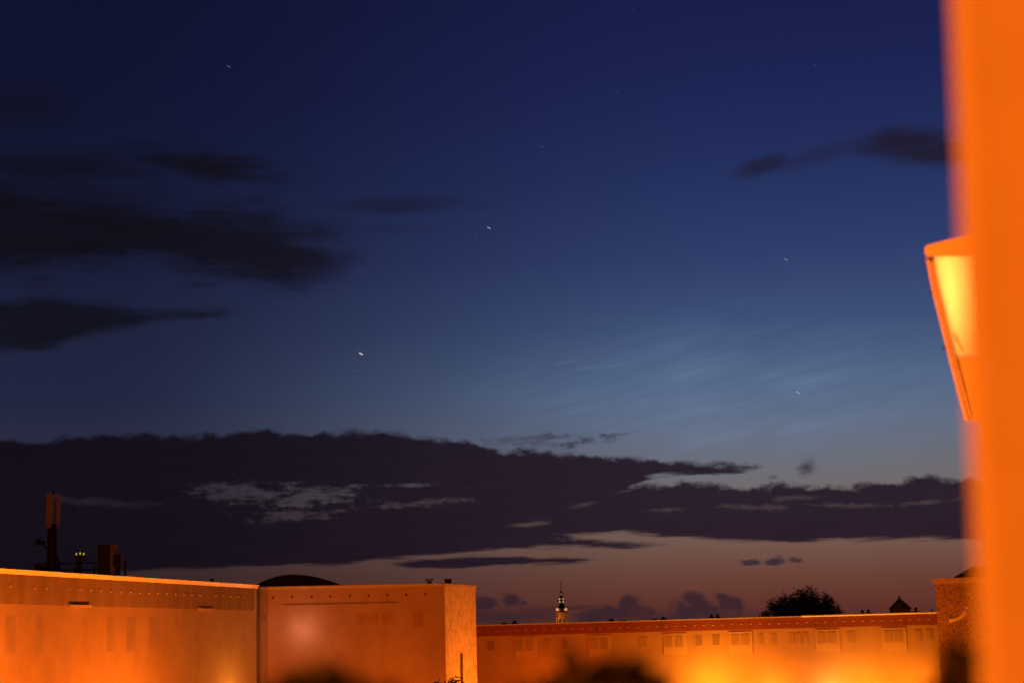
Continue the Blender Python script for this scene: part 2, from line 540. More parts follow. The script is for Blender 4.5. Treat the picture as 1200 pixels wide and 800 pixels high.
def frame(P0, P1):
    u = (P1 - P0)
    u.z = 0
    L = u.length
    u.normalize()
    n = Vector((u.y, -u.x, 0))
    if n.dot(Vector((0, 0, 0)) - P0) < 0:
        n = -n
    return (Vector((P0.x, P0.y, 0)), u, n), L


def onf(fr, px, py):
    """where a line of sight meets a facade: (along, z)"""
    O, u, n = fr
    d = ray(px, py)
    t = (O - EYE).dot(n) / d.dot(n)
    p = EYE + d * t
    return (p - O).dot(u), p.z


# ------------------------------------------------------------------ ground
gm = MB()
S = 9000
gm.poly([(-S, -S, 0), (S, -S, 0), (S, S, 0), (-S, S, 0)])
struct(obj('ground', gm, M['ground']))

# ------------------------------------------------------------------ street lamps (their light reaches the facades from below the frame)
SOD = (1.0, 0.155, 0.004)
AMB = (1.0, 0.34, 0.02)
WARM = (1.0, 0.55, 0.30)


def lamp(p, power, color, label, rad=0.25):
    t = thing('street_lamp', (p.x, p.y, 0), label, 'street lamp', 'sodium street lamps in the courtyard')
    obj('pole', MB().tube([(p.x, p.y, 0), (p.x, p.y, p.z - 0.35)], [0.09, 0.05]), M['black'], t)
    obj('lamp_cap', MB().lathe((p.x, p.y), [(0.30, p.z - 0.42), (0.32, p.z - 0.38), (0.08, p.z - 0.3)], 12), M['black'], t)
    ld = bpy.data.lights.new('sodium_light', 'POINT')
    ld.energy = power
    ld.color = color
    ld.shadow_soft_size = rad
    lo = bpy.data.objects.new('sodium_light', ld)
    lo.location = Vector((0, 0, p.z))
    lo.parent = t
    col.objects.link(lo)
    return t


# ------------------------------------------------------------------ left wing
ZT = ZC + 3.0
lp0, lp1 = atz(0, 666, ZT), atz(300.5, 685.2, ZT)
LD = (lp1 - lp0).normalized()
lfr, LL = frame(lp0, lp1)
t = thing('apartment_block', (lp1.x - 5, lp1.y - 12, 0), 'long orange lit wing with bright metal coping and studded attic band', 'building')
X0 = -16.0
BAND = 1.26
obj('wall', MB().box(lfr, (X0, -10, 0), (LL, 0, ZT - BAND)), M['render'], t)
obj('attic_band', MB().box(lfr, (X0, -10.0, ZT - BAND), (LL - 0.42, 0.03, ZT - 0.17)), M['attic'], t)
obj('corner_strip', MB().box(lfr, (LL - 0.36, -10.0, ZT - BAND), (LL, 0.012, ZT - 0.17)), M['render'], t)
for a, b in ((X0, -4.0), (-3.99, 4.2), (4.21, 17.45), (17.46, LL + 0.06)):
    w3 = lambda x, d, z: tuple((lfr[0] + lfr[1] * x + lfr[2] * d).xy) + (z,)
    obj('coping', MB().hexa([w3(a, -10, ZT - 0.168), w3(b, -10, ZT - 0.168), w3(b, 0.05, ZT - 0.168), w3(a, 0.05, ZT - 0.168)],
                            [w3(a, -10, ZT), w3(b, -10, ZT), w3(b, 0.15, ZT), w3(a, 0.15, ZT)]), M['coping'], t)
vent = None
for x in [12 * k for k in range(12)] + [150 + 10.6 * k for k in range(14)]:
    pass
s_ = -0.2
while s_ < LL - 0.9:
    z = ZT - 0.62
    mb = MB().tube([lfr[0] + lfr[1] * s_ + lfr[2] * 0.031 + Vector((0, 0, z)), lfr[0] + lfr[1] * s_ + lfr[2] * 0.085 + Vector((0, 0, z))], [0.06, 0.035], 8)
    if vent is None:
        vent = obj('vent_cap', mb, M['rivet'], t)
        vs0 = s_
    else:
        if rnd.random() > 0.08:
            c = dup(vent, lfr[1] * (s_ - vs0 + rnd.uniform(-0.03, 0.03)) + Vector((0, 0, rnd.uniform(-0.025, 0.025))))
    s_ += 0.92
for px0, px1, py in ((80, 104, 707), (232, 248, 713)):
    a, z = onf(lfr, px0, py)
    b, _ = onf(lfr, px1, py)
    obj('ledge', MB().box(lfr, (a, 0.0, ZT - BAND - 0.05), (b, 0.14, ZT - BAND + 0.04)), M['coping2'], t)
# seams between attic panels
for px in (103.5, 231):
    a, _ = onf(lfr, px, 690)
    obj('panel_joint', MB().box(lfr, (a - 0.025, 0.028, ZT - BAND + 0.02), (a + 0.025, 0.036, ZT - 0.19)), M['ledge'], t)
for px, w in ((13, 0.35), (47, 0.22), (130, 0.3), (154, 0.42), (181, 0.5), (286, 0.34)):
    a, z = onf(lfr, px, 719)
    f = obj('window', MB().box(lfr, (a - w - 0.05, 0.0, ZT - 3.1), (a + w + 0.05, 0.003, ZT - 1.62)), M['render'], t)
    obj('pane', MB().box(lfr, (a - w, 0.0025, ZT - 3.05), (a + w, 0.006, ZT - 1.67)), M['palepane'], f)
obj('roof', MB().box(lfr, (X0 + 0.1, -9.9, ZT - 0.16), (LL - 0.1, -0.1, ZT - 0.15)), M['roof'], t)

# ------------------------------------------------------------------ second block (front + gable end)
bL, bC, bR = atz(300.5, 687.3, ZT), atz(520, 682.8, ZT), atz(556, 685.3, ZT)
bfr, BL = frame(bL, bC)
gfr, GL = frame(bC, bR)
t2 = thing('apartment_block', (bC.x - 4, bC.y + 4, 0), 'flat roofed concrete block whose streaky gable end catches the orange light', 'building')
Q = [Vector((p.x, p.y, 0)) for p in (bL, bC, bR)]
Q.append(Q[2] + (Q[0] - Q[1]))
inset = 0.0
obj('wall', MB().hexa([(*q.xy, 0) for q in Q], [(*q.xy, ZT - 0.16) for q in Q]), M['b2'], t2)
obj('gable_wall', MB().box(gfr, (0.02, 0.0, 0), (GL, 0.05, ZT - 0.16)), M['gable'], t2)
obj('coping', MB().box(bfr, (0, -0.4, ZT - 0.157), (BL - 0.02, 0.06, ZT)), M['coping2'], t2, bevel=0.015)
obj('coping', MB().box(gfr, (-0.02, -0.4, ZT - 0.155), (GL + 0.04, 0.10, ZT - 0.003)), M['coping2'], t2, bevel=0.015)
vent = None
for px in (320, 342.5, 365, 387, 410, 432, 454, 476, 498.5):
    a, z = onf(bfr, px, 700 - (px - 320) * 0.017)
    z = ZT - 0.56
    p = bfr[0] + bfr[1] * a + Vector((0, 0, z))
    if vent is None:
        vent = obj('vent_hole', MB().tube([p - bfr[2] * 0.02, p + bfr[2] * 0.02], 0.06, 10), M['hole'], t2)
        pv = p
    else:
        dup(vent, p - pv)
a, _ = onf(bfr, 331, 707)
b, _ = onf(bfr, 466, 706)
obj('ledge', MB().box(bfr, (a, 0.0, ZT - 0.97), (b, 0.05, ZT - 0.93)), M['tile'], t2)
for px0, px1, y0, y1 in ((304, 314, 718.5, 728), (415, 429, 718.5, 732), (431, 445, 718.5, 732), (447, 458, 718, 732), (483, 497, 716.5, 735)):
    a, z1 = onf(bfr, px0, y0)
    b, _ = onf(bfr, px1, y0)
    z0 = z1 - (y1 - y0) * 92 / F
    f = obj('window', MB().box(bfr, (a, 0, z0), (b, 0.02, z1)), M['frame'] if px0 == 304 else M['b2'], t2)
    obj('pane', MB().box(bfr, (a + 0.05, 0.018, z0 + 0.05), (b - 0.05, 0.024, z1 - 0.05)), M['curtain'], f)
a, z = onf(gfr, 538.5, 765)
obj('downpipe', MB().tube([gfr[0] + gfr[1] * a + gfr[2] * 0.13 + Vector((0, 0, 0)), gfr[0] + gfr[1] * a + gfr[2] * 0.13 + Vector((0, 0, z))], 0.06, 8), M['tile'], t2)

# ------------------------------------------------------------------ far long block
ZF = ZC + 1.7
f0, f1 = atz(556, 732.0, ZF), atz(1100, 716.8, ZF)
ffr, FL = frame(f0, f1)
t3 = thing('apartment_block', ((f0.x + f1.x) / 2, (f0.y + f1.y) / 2, 0), 'long distant block with dark red attic band behind the bright yard lights', 'building')
XL = -14
obj('wall', MB().box(ffr, (XL, -11, 0), (FL + 6, 0, ZF - 1.25)), M['far'], t3)
obj('attic_band', MB().box(ffr, (XL, -11, ZF - 1.25), (FL + 6, 0.05, ZF - 0.12)), M['fardark'], t3)
xg = onf(ffr, 940, 722)[0]
gp = lambda x: ffr[0] + ffr[1] * x + ffr[2] * 0.26 + Vector((0, 0, ZF - 0.02))
obj('gutter', MB().tube([gp(xg), gp(FL + 6)], 0.10, 10), M['coping'], t3)
obj('coping', MB().box(ffr, (XL, -11.05, ZF - 0.118), (xg - 0.01, 0.12, ZF)), M['coping2'], t3)
obj('coping', MB().box(ffr, (xg, -11.05, ZF - 0.118), (FL + 6, 0.16, ZF + 0.06)), M['coping'], t3)
vent = None
n = 0
px = 561.0
while px < 1092:
    a, _ = onf(ffr, px, 737)
    p = ffr[0] + ffr[1] * a + ffr[2] * 0.05 + Vector((0, 0, ZF - 0.68))
    if vent is None:
        vent = obj('vent_cap', MB().tube([p + ffr[1] * -0.12, p + ffr[1] * 0.12], 0.05, 8), M['rivet'], t3)
        pv = p
    else:
        dup(vent, p - pv)
    px += 11.0
for px in (700, 775, 879, 956, 1062):
    a, _ = onf(ffr, px, 740)
    obj('panel_joint', MB().box(ffr, (a - 0.04, 0.048, ZF - 1.2), (a + 0.04, 0.06, ZF - 0.13)), M['hole'], t3)


def fwin(px, w, dz=0.0, h=1.15, pane='curtain', depth=0.0):
    a, _ = onf(ffr, px, 750)
    z1 = ZF - 1.72 - dz
    f = obj('window', MB().box(ffr, (a - w / 2, depth, z1 - h), (a + w / 2, depth + 0.05, z1)), M['far'], t3)
    obj('pane', MB().box(ffr, (a - w / 2 + 0.07, depth + 0.045, z1 - h + 0.07), (a + w / 2 - 0.07, depth + 0.06, z1 - 0.07)), M[pane], f)


for dz in (0.0,):
    for pc in (616, 703, 791, 868, 970, 1048):
        a, _ = onf(ffr, pc, 750)
        obj('bay_panel', MB().box(ffr, (a - 1.25, 0, ZF - 3.7 - dz), (a + 1.25, 0.1, ZF - 1.45 - dz)), M['farpanel'], t3)
        for k in (-0.62, 0.5):
            fwin(pc + k * 10.5, 0.85, dz, 1.2, 'curtain', 0.1)
    for pw, w in ((575, 0.9), (642, 0.7), (662, 0.75), (754, 0.9), (819, 0.85), (839, 0.85), (892, 0.4), (907, 0.4), (928, 0.5), (936, 0.5), (944, 0.5), (997, 0.8), (1076, 0.7), (1089, 0.7)):
        fwin(pw, w, dz, 1.15, 'darkpane' if pw in (575, 662, 819, 839) else 'curtain')
# little vents and aerials on its roof
kinds = {}
for px, py, k in ((585, 728.5, 0), (598, 726, 1), (712, 723.5, 1), (725, 725, 0), (763, 723.5, 0), (773, 721.5, 1), (830, 719, 1), (837, 718.5, 1),
                  (1008, 713.5, 1), (1015, 713, 1), (1071, 710.5, 1), (1090, 711.5, 2)):
    a, zt = onf(ffr, px, py)
    p = ffr[0] + ffr[1] * a - ffr[2] * 1.5
    zt -= 0.08
    zb = ZF - 0.1
    mb = MB()
    if k == 0:
        mb.lathe((p.x, p.y), [(0.28, zb), (0.28, zt - 0.1), (0.42, zt - 0.1), (0.38, zt)], 10)
    elif k == 1:
        mb.lathe((p.x, p.y), [(0.40, zb), (0.36, zb + 0.25), (0.13, zb + 0.3), (0.11, zt - 0.12), (0.2, zt - 0.1), (0.05, zt + 0.05)], 10)
    else:
        mb.lathe((p.x, p.y), [(0.14, zb), (0.12, zb + 0.3), (0.05, zb + 0.32), (0.04, zt)], 8)
    kinds.setdefault(k, 0)
    nm = ('roof_vent', 'roof_vent', 'roof_aerial')[k]
    where = {585: 'nearest the gable of the concrete block', 598: 'just left of the lit church spire', 712: 'roughly midway between spire and cloud bank',
             725: 'right of a pointed one, right of the spire', 763: 'beneath the gap between two cloud banks', 773: 'beneath the middle cloud bank, left one',
             830: 'left of a close pair left of the tree', 837: 'right of a close pair left of the tree', 1008: 'left of a close pair right of the tree',
             1015: 'right of a close pair right of the tree', 1071: 'at the right foot of the pyramid roof', 1090: 'beside the speckled wall'}[px]
    look = {0: 'low flat capped vent on far roof, ', 1: 'pointed dark vent on far roof, ', 2: 'thin aerial on far roof, '}[k]
    tag(obj(nm, mb, M['black']), look + where, ('vent', 'vent', 'aerial')[k], 'small vents along the far roof' if k < 2 else None)

# ------------------------------------------------------------------ speckled block on the right with a dark hip roof
rp = atz(1093, 677.3, ZT)
rdir = Vector((rp.x, rp.y, 0)).normalized()
rdir = (Matrix.Rotation(R(-0.8), 3, 'Z') @ rdir)
rfr = (Vector((rp.x, rp.y, 0)), Vector((rdir.y, -rdir.x, 0)), -rdir)
pxm = rp.y / F
t4 = thing('stair_block', (rp.x + 5, rp.y + 5, 0), 'speckled roughcast block with smooth coping beside the near orange wall', 'building')
obj('wall', MB().box(rfr, (0.12, -12, 0), (11, 0, ZT - 0.33)), M['rough'], t4)
obj('coping', MB().box(rfr, (0.0, -12.1, ZT - 0.33), (11.1, 0.10, ZT)), M['coping2'], t4, bevel=0.02)
a0 = at(1114, 676, rp.y + 2)
def rl(sx, dz, z):
    p = rfr[0] + rfr[1] * sx - rfr[2] * dz
    return (p.x, p.y, z)
s0 = 22 * pxm
ht = at(1139, 663.8, rp.y + 2.5).z
hb = [rl(s0, 1, ZT), rl(s0 + 8.5, 1, ZT), rl(s0 + 8.5, 8, ZT), rl(s0, 8, ZT)]
htp = [rl(s0 + 1.25, 2.4, ht), rl(s0 + 7.2, 2.4, ht), rl(s0 + 7.2, 6.6, ht), rl(s0 + 1.25, 6.6, ht)]
obj('hip_roof', MB().hexa(hb, htp), M['roof'], t4)
br = [at(x, y, rp.y - 0.35) for x, y in ((1114, 726.5), (1120, 725), (1127, 722), (1131, 717), (1133, 711))]
brk = MB().tube([br[0] + Vector((0, 0.45, 0))] + br, [0.10, 0.14, 0.12, 0.12, 0.11, 0.16], 8)
tag(obj('wall_bracket', brk, M['coping']), 'curved bright metal bracket on the speckled wall', 'bracket')

# ------------------------------------------------------------------ roof equipment on the left wing
YE = 80.0
k = YE / F
RZ = ZT - 0.15


def efr(px, Y=YE):
    p = at(px, 665, Y)
    return (Vector((p.x, Y, 0)), Vector((1, 0, 0)), Vector((0, -1, 0)))


def ez(px, py, Y=YE):
    return at(px, py, Y).z


t = thing('antenna_mast', (at(61, 665, YE).x, YE, RZ), 'tall cellular antenna mast with upright panels on the left roof', 'antenna')
px_x = lambda px: at(px, 640, YE).x
mast = MB()
mast.lathe((px_x(61.2), YE), [(0.20, RZ), (0.17, ez(61, 615)), (0.05, ez(61, 612)), (0.045, ez(61, 575.5))], 10)
obj('mast', mast, M['black'], t)
cables = MB()
for dx_ in (-0.19, 0.16, 0.22):
    cables.tube([(px_x(61.2) + dx_, YE - 0.1, RZ), (px_x(61.2) + dx_ * 0.9, YE - 0.1, ez(61, 630)), (px_x(61.2) + dx_ * 0.7, YE - 0.1, ez(61, 617))], 0.035, 6)
obj('cable', cables, M['black'], t)
for x0, x1, dy in ((53, 55.2, 0.12), (55.6, 64.0, -0.22), (65.6, 69.8, 0.1)):
    f_ = (Vector((px_x(x0), YE + dy, 0)), Vector((1, 0, 0)), Vector((0, -1, 0)))
    pn = obj('panel_antenna', MB().box(f_, (0, 0, ez(61, 614.5)), ((x1 - x0) * k, 0.12, ez(61, 579.2))), M['antenna'], t, bevel=0.025)
    obj('mount', MB().box(f_, ((x1 - x0) * k * .3, 0.0, ez(61, 618.5)), ((x1 - x0) * k * .7, 0.10, ez(61, 615))), M['antenna'], pn)
arm = MB().tube([(px_x(58), YE, ez(50, 642)), (px_x(53.6), YE - 0.2, ez(50, 641)), (px_x(52.6), YE - 0.2, ez(50, 636))], 0.05, 6)
arm_o = obj('side_arm', arm, M['black'], t)
obj('link_dish', MB().tube([(px_x(45.0), YE - .15, ez(48, 635.5)), (px_x(47), YE - .2, ez(48, 635.5)), (px_x(48), YE - .2, ez(48, 636)), (px_x(53), YE - .2, ez(48, 636.5))], [0.13, 0.15, 0.09, 0.10], 10), M['black'], arm_o)
obj('brace', MB().tube([(px_x(66), YE, ez(66, 647)), (px_x(79.5), YE - 0.5, RZ)], 0.045, 6), M['black'], t)

t = thing('roof_railing', (px_x(88), YE + 0.6, RZ), 'black pipe railing around the roof antenna platform', 'railing')
yr = YE + 0.6
xr = lambda px: at(px, 660, yr).x
zr = lambda py: at(90, py, yr).z
for py in (659.5, 667.5):
    obj('rail', MB().tube([(xr(66), yr, zr(py)), (xr(119), yr, zr(py))], 0.035, 6), M['black'], t)
for px in (68, 88.5, 110.5):
    obj('post', MB().tube([(xr(px), yr, RZ), (xr(px), yr, zr(659.2))], 0.04, 6), M['black'], t)
f_ = efr(42, YE + 0.2)
bx = MB().box(f_, (0, -0.5, RZ), (25 * k, 0.2, ez(50, 660.5)))
bx.box(f_, (-0.06, -0.56, ez(50, 660.5)), (25 * k + 0.06, 0.26, ez(50, 659.5)))
tag(obj('roof_hatch', bx, M['cab']), 'low dark box at the foot of the antenna mast', 'roof hatch')
t = thing('signal_box', (px_x(96), YE - 0.3, RZ), 'dark box on a post with three glowing green lights', 'signal box')
f_ = (Vector((px_x(90), YE - 0.3, 0)), Vector((1, 0, 0)), Vector((0, -1, 0)))
obj('housing', MB().box(f_, (0, -0.25, ez(96, 657)), (11.5 * k, 0.05, ez(96, 650.2))), M['cab'], t, bevel=0.02)
obj('post', MB().tube([(px_x(95.5), YE - 0.3, RZ), (px_x(95.5), YE - 0.3, ez(96, 656.8))], 0.11, 8), M['black'], t)
for px, py in ((91.5, 648.8), (95.9, 648.1), (100.2, 648.8)):
    c = Vector((px_x(px), YE - 0.3, ez(96, py)))
    obj('signal_light', MB().tube([c - Vector((0, 0, 0.06)), c + Vector((0, 0, 0.035))], [0.034, 0.022], 8), M['green'], t)
t = thing('equipment_cabinet', (px_x(127), YE - 0.4, RZ), 'tall dark steel cabinet with paler side on the left roof', 'cabinet')
f_ = (Vector((px_x(117.6), YE - 0.4, 0)), Vector((1, 0, 0)), Vector((0, -1, 0)))
obj('body', MB().box(f_, (0, -0.7, RZ), (14 * k, 0.1, ez(125, 638.2))), M['cab'], t, bevel=0.01)
obj('side_panel', MB().box(f_, (14 * k + 0.004, -0.6, RZ), (19.8 * k, 0.04, ez(130, 638))), M['cabside'], t)
obj('door', MB().box(f_, (0.04, 0.1, RZ + 0.1), (14 * k - 0.04, 0.118, ez(125, 640))), M['cab'], t)
t = thing('equipment_cabinet', (px_x(141.5), YE - 0.5, RZ), 'small dark cabinet on legs right of the tall cabinet', 'cabinet')
f_ = (Vector((px_x(136.3), YE - 0.5, 0)), Vector((1, 0, 0)), Vector((0, -1, 0)))
obj('body', MB().box(f_, (0, -0.3, ez(141, 664.5)), (8.6 * k, 0.1, ez(141, 650.2))), M['cab'], t, bevel=0.01)
obj('side_panel', MB().box(f_, (8.6 * k + .004, -0.28, ez(141, 663.5)), (10.6 * k, 0.06, ez(141, 650.6))), M['cabside'], t)
for dx_ in (3.2, 6.2):
    obj('leg', MB().tube([(px_x(136.3) + dx_ * k, YE - .45, RZ), (px_x(136.3) + dx_ * k, YE - .45, ez(141, 664))], 0.04, 6), M['black'], t)
pm = MB().lathe((px_x(149.5), YE - .4), [(0.07, RZ), (0.045, RZ + 0.1), (0.04, ez(149, 657)), (0.06, ez(149, 656.7)), (0.02, ez(149, 656))], 8)
tag(obj('roof_post', pm, M['black']), 'thin black post right of the small roof cabinet', 'post')
yv = 86.0
pv = at(248, 684, yv)
vb = MB().lathe((pv.x, yv), [(0.07, RZ), (0.07, at(248, 682, yv).z), (0.1, at(248, 682, yv).z), (0.1, at(248, 677.8, yv).z)], 8)
tag(obj('roof_vent', vb, M['black']), 'small black vent near the end of the left roof', 'vent')

# arched rooflight and vents on the second block
ya, yb = bL.y + 4.5, bL.y + 12
pl, pr = at(300, 686, ya), at(390.5, 684.5, ya)
n = 24
prof = []
for i in range(n + 1):
    f = i / n
    px = 300 + 90.5 * f
    py = 684.8 - 11.6 * (1 - (abs(f - 0.46) / (0.46 if f < 0.46 else 0.54)) ** 1.9) - f * 1.2
    q = at(px, py, ya)
    prof.append((q.x, q.z))
pts = [(prof[0][0], RZ)] + prof + [(prof[-1][0], RZ)]
am = MB().hexa([(x, ya, z) for x, z in pts], [(x, yb, z) for x, z in pts])
t = thing('arched_roof', ((pl.x + pr.x) / 2, ya, RZ), 'low dark arched roof rising behind the concrete parapet', 'roof')
obj('vault', am, M['roof'], t)
rib = MB()
for yy in (ya + 1.9, ya + 3.8, ya + 5.6):
    ar = [Vector((x, yy, z + 0.015)) for x, z in prof]
    rib.tube(ar, 0.04, 6)
obj('seam', rib, M['black'], t)
yv = bC.y + 1.5
for x0, x1, y0, lab in ((498.5, 507.5, 678.2, 'low black table shaped vent on the concrete block roof'), (520.5, 529.5, 677.6, 'boxy black chimney vent at the roof corner above the gable')):
    kv = yv / F
    p0 = at(x0, 681, yv)
    zt = at((x0 + x1) / 2, y0, yv).z
    f_ = (Vector((p0.x, yv, 0)), Vector((1, 0, 0)), Vector((0, -1, 0)))
    w = (x1 - x0) * kv
    t = thing('roof_vent', (p0.x + w / 2, yv, RZ), lab, 'vent')
    if x0 < 510:
        obj('stack', MB().box(f_, (w * .2, -0.3, RZ), (w * .8, 0, zt - 0.11)), M['black'], t)
        obj('cap', MB().box(f_, (0, -0.36, zt - 0.06), (w, 0.06, zt)), M['black'], t)
        for q in (0.28, 0.68):
            obj('cap_leg', MB().box(f_, (w * q, -0.18, zt - 0.11), (w * q + 0.03, -0.12, zt - 0.06)), M['black'], t)
    else:
        obj('stack', MB().box(f_, (w * .08, -0.3, RZ), (w * .92, 0, zt - 0.05)), M['black'], t)
        obj('cap', MB().box(f_, (0, -0.36, zt - 0.05), (w, 0.06, zt - 0.015)), M['black'], t)
        for q in (0.1, 0.82):
            obj('cap_pin', MB().box(f_, (w * q, -0.18, zt - 0.015), (w * q + 0.03, -0.12, zt + 0.03)), M['black'], t)

# ------------------------------------------------------------------ church spire far off
YS = 900.0
ks = YS / F
c = at(658.2, 715, YS)
t = thing('church_tower', (c.x, YS, 0), 'slender floodlit baroque church spire above the far roof', 'church tower')
cz = lambda y: at(658.2, y, YS).z
ct = (c.x, YS)
H8 = math.pi / 8
obj('shaft', MB().lathe(ct, [(2.97, 0), (2.97, cz(734)), (2.56, cz(733)), (2.56, cz(718.6)), (2.79, cz(718.4)), (2.83, cz(717.2))], 8, H8), M['stone'], t)
obj('dome', MB().lathe(ct, [(2.79, cz(717.3)), (2.48, cz(715.5)), (2.38, cz(713)), (1.89, cz(710.6)), (1.4, cz(708.5)), (1.12, cz(706.4)), (1.17, cz(705.6))], 8, H8), M['copper'], t)
obj('lantern', MB().lathe(ct, [(1.28, cz(705.6)), (1.28, cz(704.0))], 8, H8), M['lit'], t)
obj('lantern_cornice', MB().lathe(ct, [(0.9, cz(704.1)), (1.35, cz(703.7)), (1.3, cz(702.5)), (0.9, cz(702.3))], 8, H8), M['copper'], t)
obj('lantern', MB().lathe(ct, [(1.26, cz(702.3)), (1.26, cz(700.6))], 8, H8), M['lit'], t)
obj('upper_dome', MB().lathe(ct, [(1.17, cz(700.7)), (1.3, cz(700.3)), (0.99, cz(698.6)), (0.63, cz(697.4))], 8, H8), M['copper'], t)
obj('upper_lantern', MB().lathe(ct, [(0.765, cz(697.6)), (0.81, cz(695.8)), (0.72, cz(694.4))], 8, H8), M['litdim'], t)
obj('spire', MB().lathe(ct, [(0.9, cz(694.4)), (0.495, cz(692.8)), (0.252, cz(691.5)), (0.198, cz(684.5)), (0.45, cz(683.6)), (0.405, cz(682.6)), (0.09, cz(681.6)), (0.045, cz(680))], 8, H8), M['stone'], t)
mull = MB()
for j in range(8):
    a_ = math.pi / 4 * j + H8
    for ra, za, zb_ in ((1.29, cz(705.6), cz(700.6)), (0.83, cz(697.6), cz(694.4))):
        mull.tube([(ct[0] + ra * math.cos(a_), YS + ra * math.sin(a_), za), (ct[0] + ra * math.cos(a_), YS + ra * math.sin(a_), zb_)], 0.22, 5)
mull.box((Vector((c.x, YS - 1.3, 0)), Vector((1, 0, 0)), Vector((0, -1, 0))), (-0.45, 0, cz(705.5)), (0.45, 0.12, cz(700.7)))
obj('mullion', mull, M['copper'], t)
for sx in (-1, 1):
    pc = Vector((c.x + sx * 1.75, YS - 1.8, cz(713.6)))
    obj('clock_face', MB().tube([pc, pc + Vector((sx * 0.5, -0.5, 0)).normalized() * 0.9], 0.72, 14), M['litdim'], t)
    w0 = Vector((c.x + sx * 2.45, YS - 1.1, 0))
    obj('buttress', MB().tube([(w0.x, w0.y, cz(733)), (w0.x, w0.y, cz(718.7))], 0.35, 6), M['stone'], t)
for dx_ in (-1.1, 1.1):
    obj('belfry_window', MB().box((Vector((c.x, YS - 2.38, 0)), Vector((1, 0, 0)), Vector((0, -1, 0))), (dx_ - 0.5, 0, cz(729)), (dx_ + 0.5, 0.08, cz(725.5))), M['hole'], t)


def lightobj(kind, name, loc, power, color, rad=0.2, target=None, parent=None, size=60, blend=0.6):
    ld = bpy.data.lights.new(name, kind)
    ld.energy = power
    ld.color = color
    ld.shadow_soft_size = rad
    if kind == 'SPOT':
        ld.spot_size = R(size)
        ld.spot_blend = blend
    o = bpy.data.objects.new(name, ld)
    o.location = loc
    if target is not None:
        o.rotation_euler = (Vector(target) - Vector(loc)).to_track_quat('-Z', 'Y').to_euler()
    col.objects.link(o)
    if parent is not None:
        o.parent = parent
        o.location = Vector(loc) - parent_loc(parent)
    return o


for sx in (-1, 1):
    lightobj('SPOT', 'floodlight', (c.x + sx * 12, YS - 9, cz(742)), 13000 if sx < 0 else 5000, (1.0, 0.30, 0.07), 0.3, (c.x, YS, cz(703)), t, 85)

# ------------------------------------------------------------------ pyramid roof turret
YP = 262.0
kp = YP / F
p = at(1057, 712, YP)
pz = lambda y: at(1057, y, YP).z
t = thing('roof_turret', (p.x, YP, 0), 'small tower with a pointed pyramid roof right of the tree', 'tower')
f_ = (Vector((p.x, YP, 0)), Vector((1, 0, 0)), Vector((0, -1, 0)))
w = 10.5 * kp
obj('wall', MB().box(f_, (-w * .95, -w * 1.9, 0), (w * .95, 0, pz(712.6))), M['tile'], t)
e = 11.5 * kp
z0, z1 = pz(713), pz(699.8)
rm = MB().hexa([(p.x - e, YP - 0.2, z0), (p.x + e, YP - 0.2, z0), (p.x + e, YP + 2 * e, z0), (p.x - e, YP + 2 * e, z0)],
               [(p.x - 0.06, YP + e - .06, z1), (p.x + .06, YP + e - .06, z1), (p.x + .06, YP + e + .06, z1), (p.x - .06, YP + e + .06, z1)])
obj('pyramid_roof', rm, M['tile'], t)
obj('finial', MB().lathe((p.x, YP + e), [(0.1, z1 - 0.1), (0.16, z1 + 0.12), (0.04, z1 + 0.3), (0.02, z1 + 0.55)], 8), M['black'], t)


# ------------------------------------------------------------------ trees
def tree(name, base, label, cat, blobs, leaf, n, trunk_top, rt, group=None):
    """trunk, limbs and a crown of loose leaf clusters filling the given ellipsoids"""
    t = thing(name, base, label, cat, group)
    b = Vector(base)
    tm = MB().tube([b, b + (Vector(trunk_top) - b) * 0.5 + Vector((0.1, 0, 0)), Vector(trunk_top)], [rt, rt * .75, rt * .4], 8)
    obj('trunk', tm, M['bark'], t)
    lm = MB()
    for (cc, rr) in blobs:
        cc = Vector(cc)
        lm.tube([Vector(trunk_top) - Vector((0, 0, rt * 4)), Vector(trunk_top).lerp(cc, 0.5) + Vector((0, 0, rr[2] * 0.1)), cc], [rt * .4, rt * .22, rt * .06], 6)
    obj('limbs', lm, M['bark'], t)
    cm = MB()
    tot = sum(r[0] * r[1] * r[2] for _, r in blobs) ** 1.0
    for cc, rr in blobs:
        cc = Vector(cc)
        m = int(n * rr[0] * rr[1] * rr[2] / tot)
        ncl = max(5, m // 26)
        for _ in range(ncl):
            d = Vector((rnd.gauss(0, 1), rnd.gauss(0, 1), rnd.gauss(0, 1))).normalized()
            q = cc + Vector((d.x * rr[0], d.y * rr[1], d.z * rr[2])) * rnd.uniform(0.3, 1.0) ** 0.5
            for _ in range(26):
                cm.leaf(q + Vector((rnd.gauss(0, 1), rnd.gauss(0, 1), rnd.gauss(0, 1))) * leaf * 1.0, leaf * rnd.uniform(0.6, 1.2))
    obj('crown', cm, M['leaf'], t)
    return t


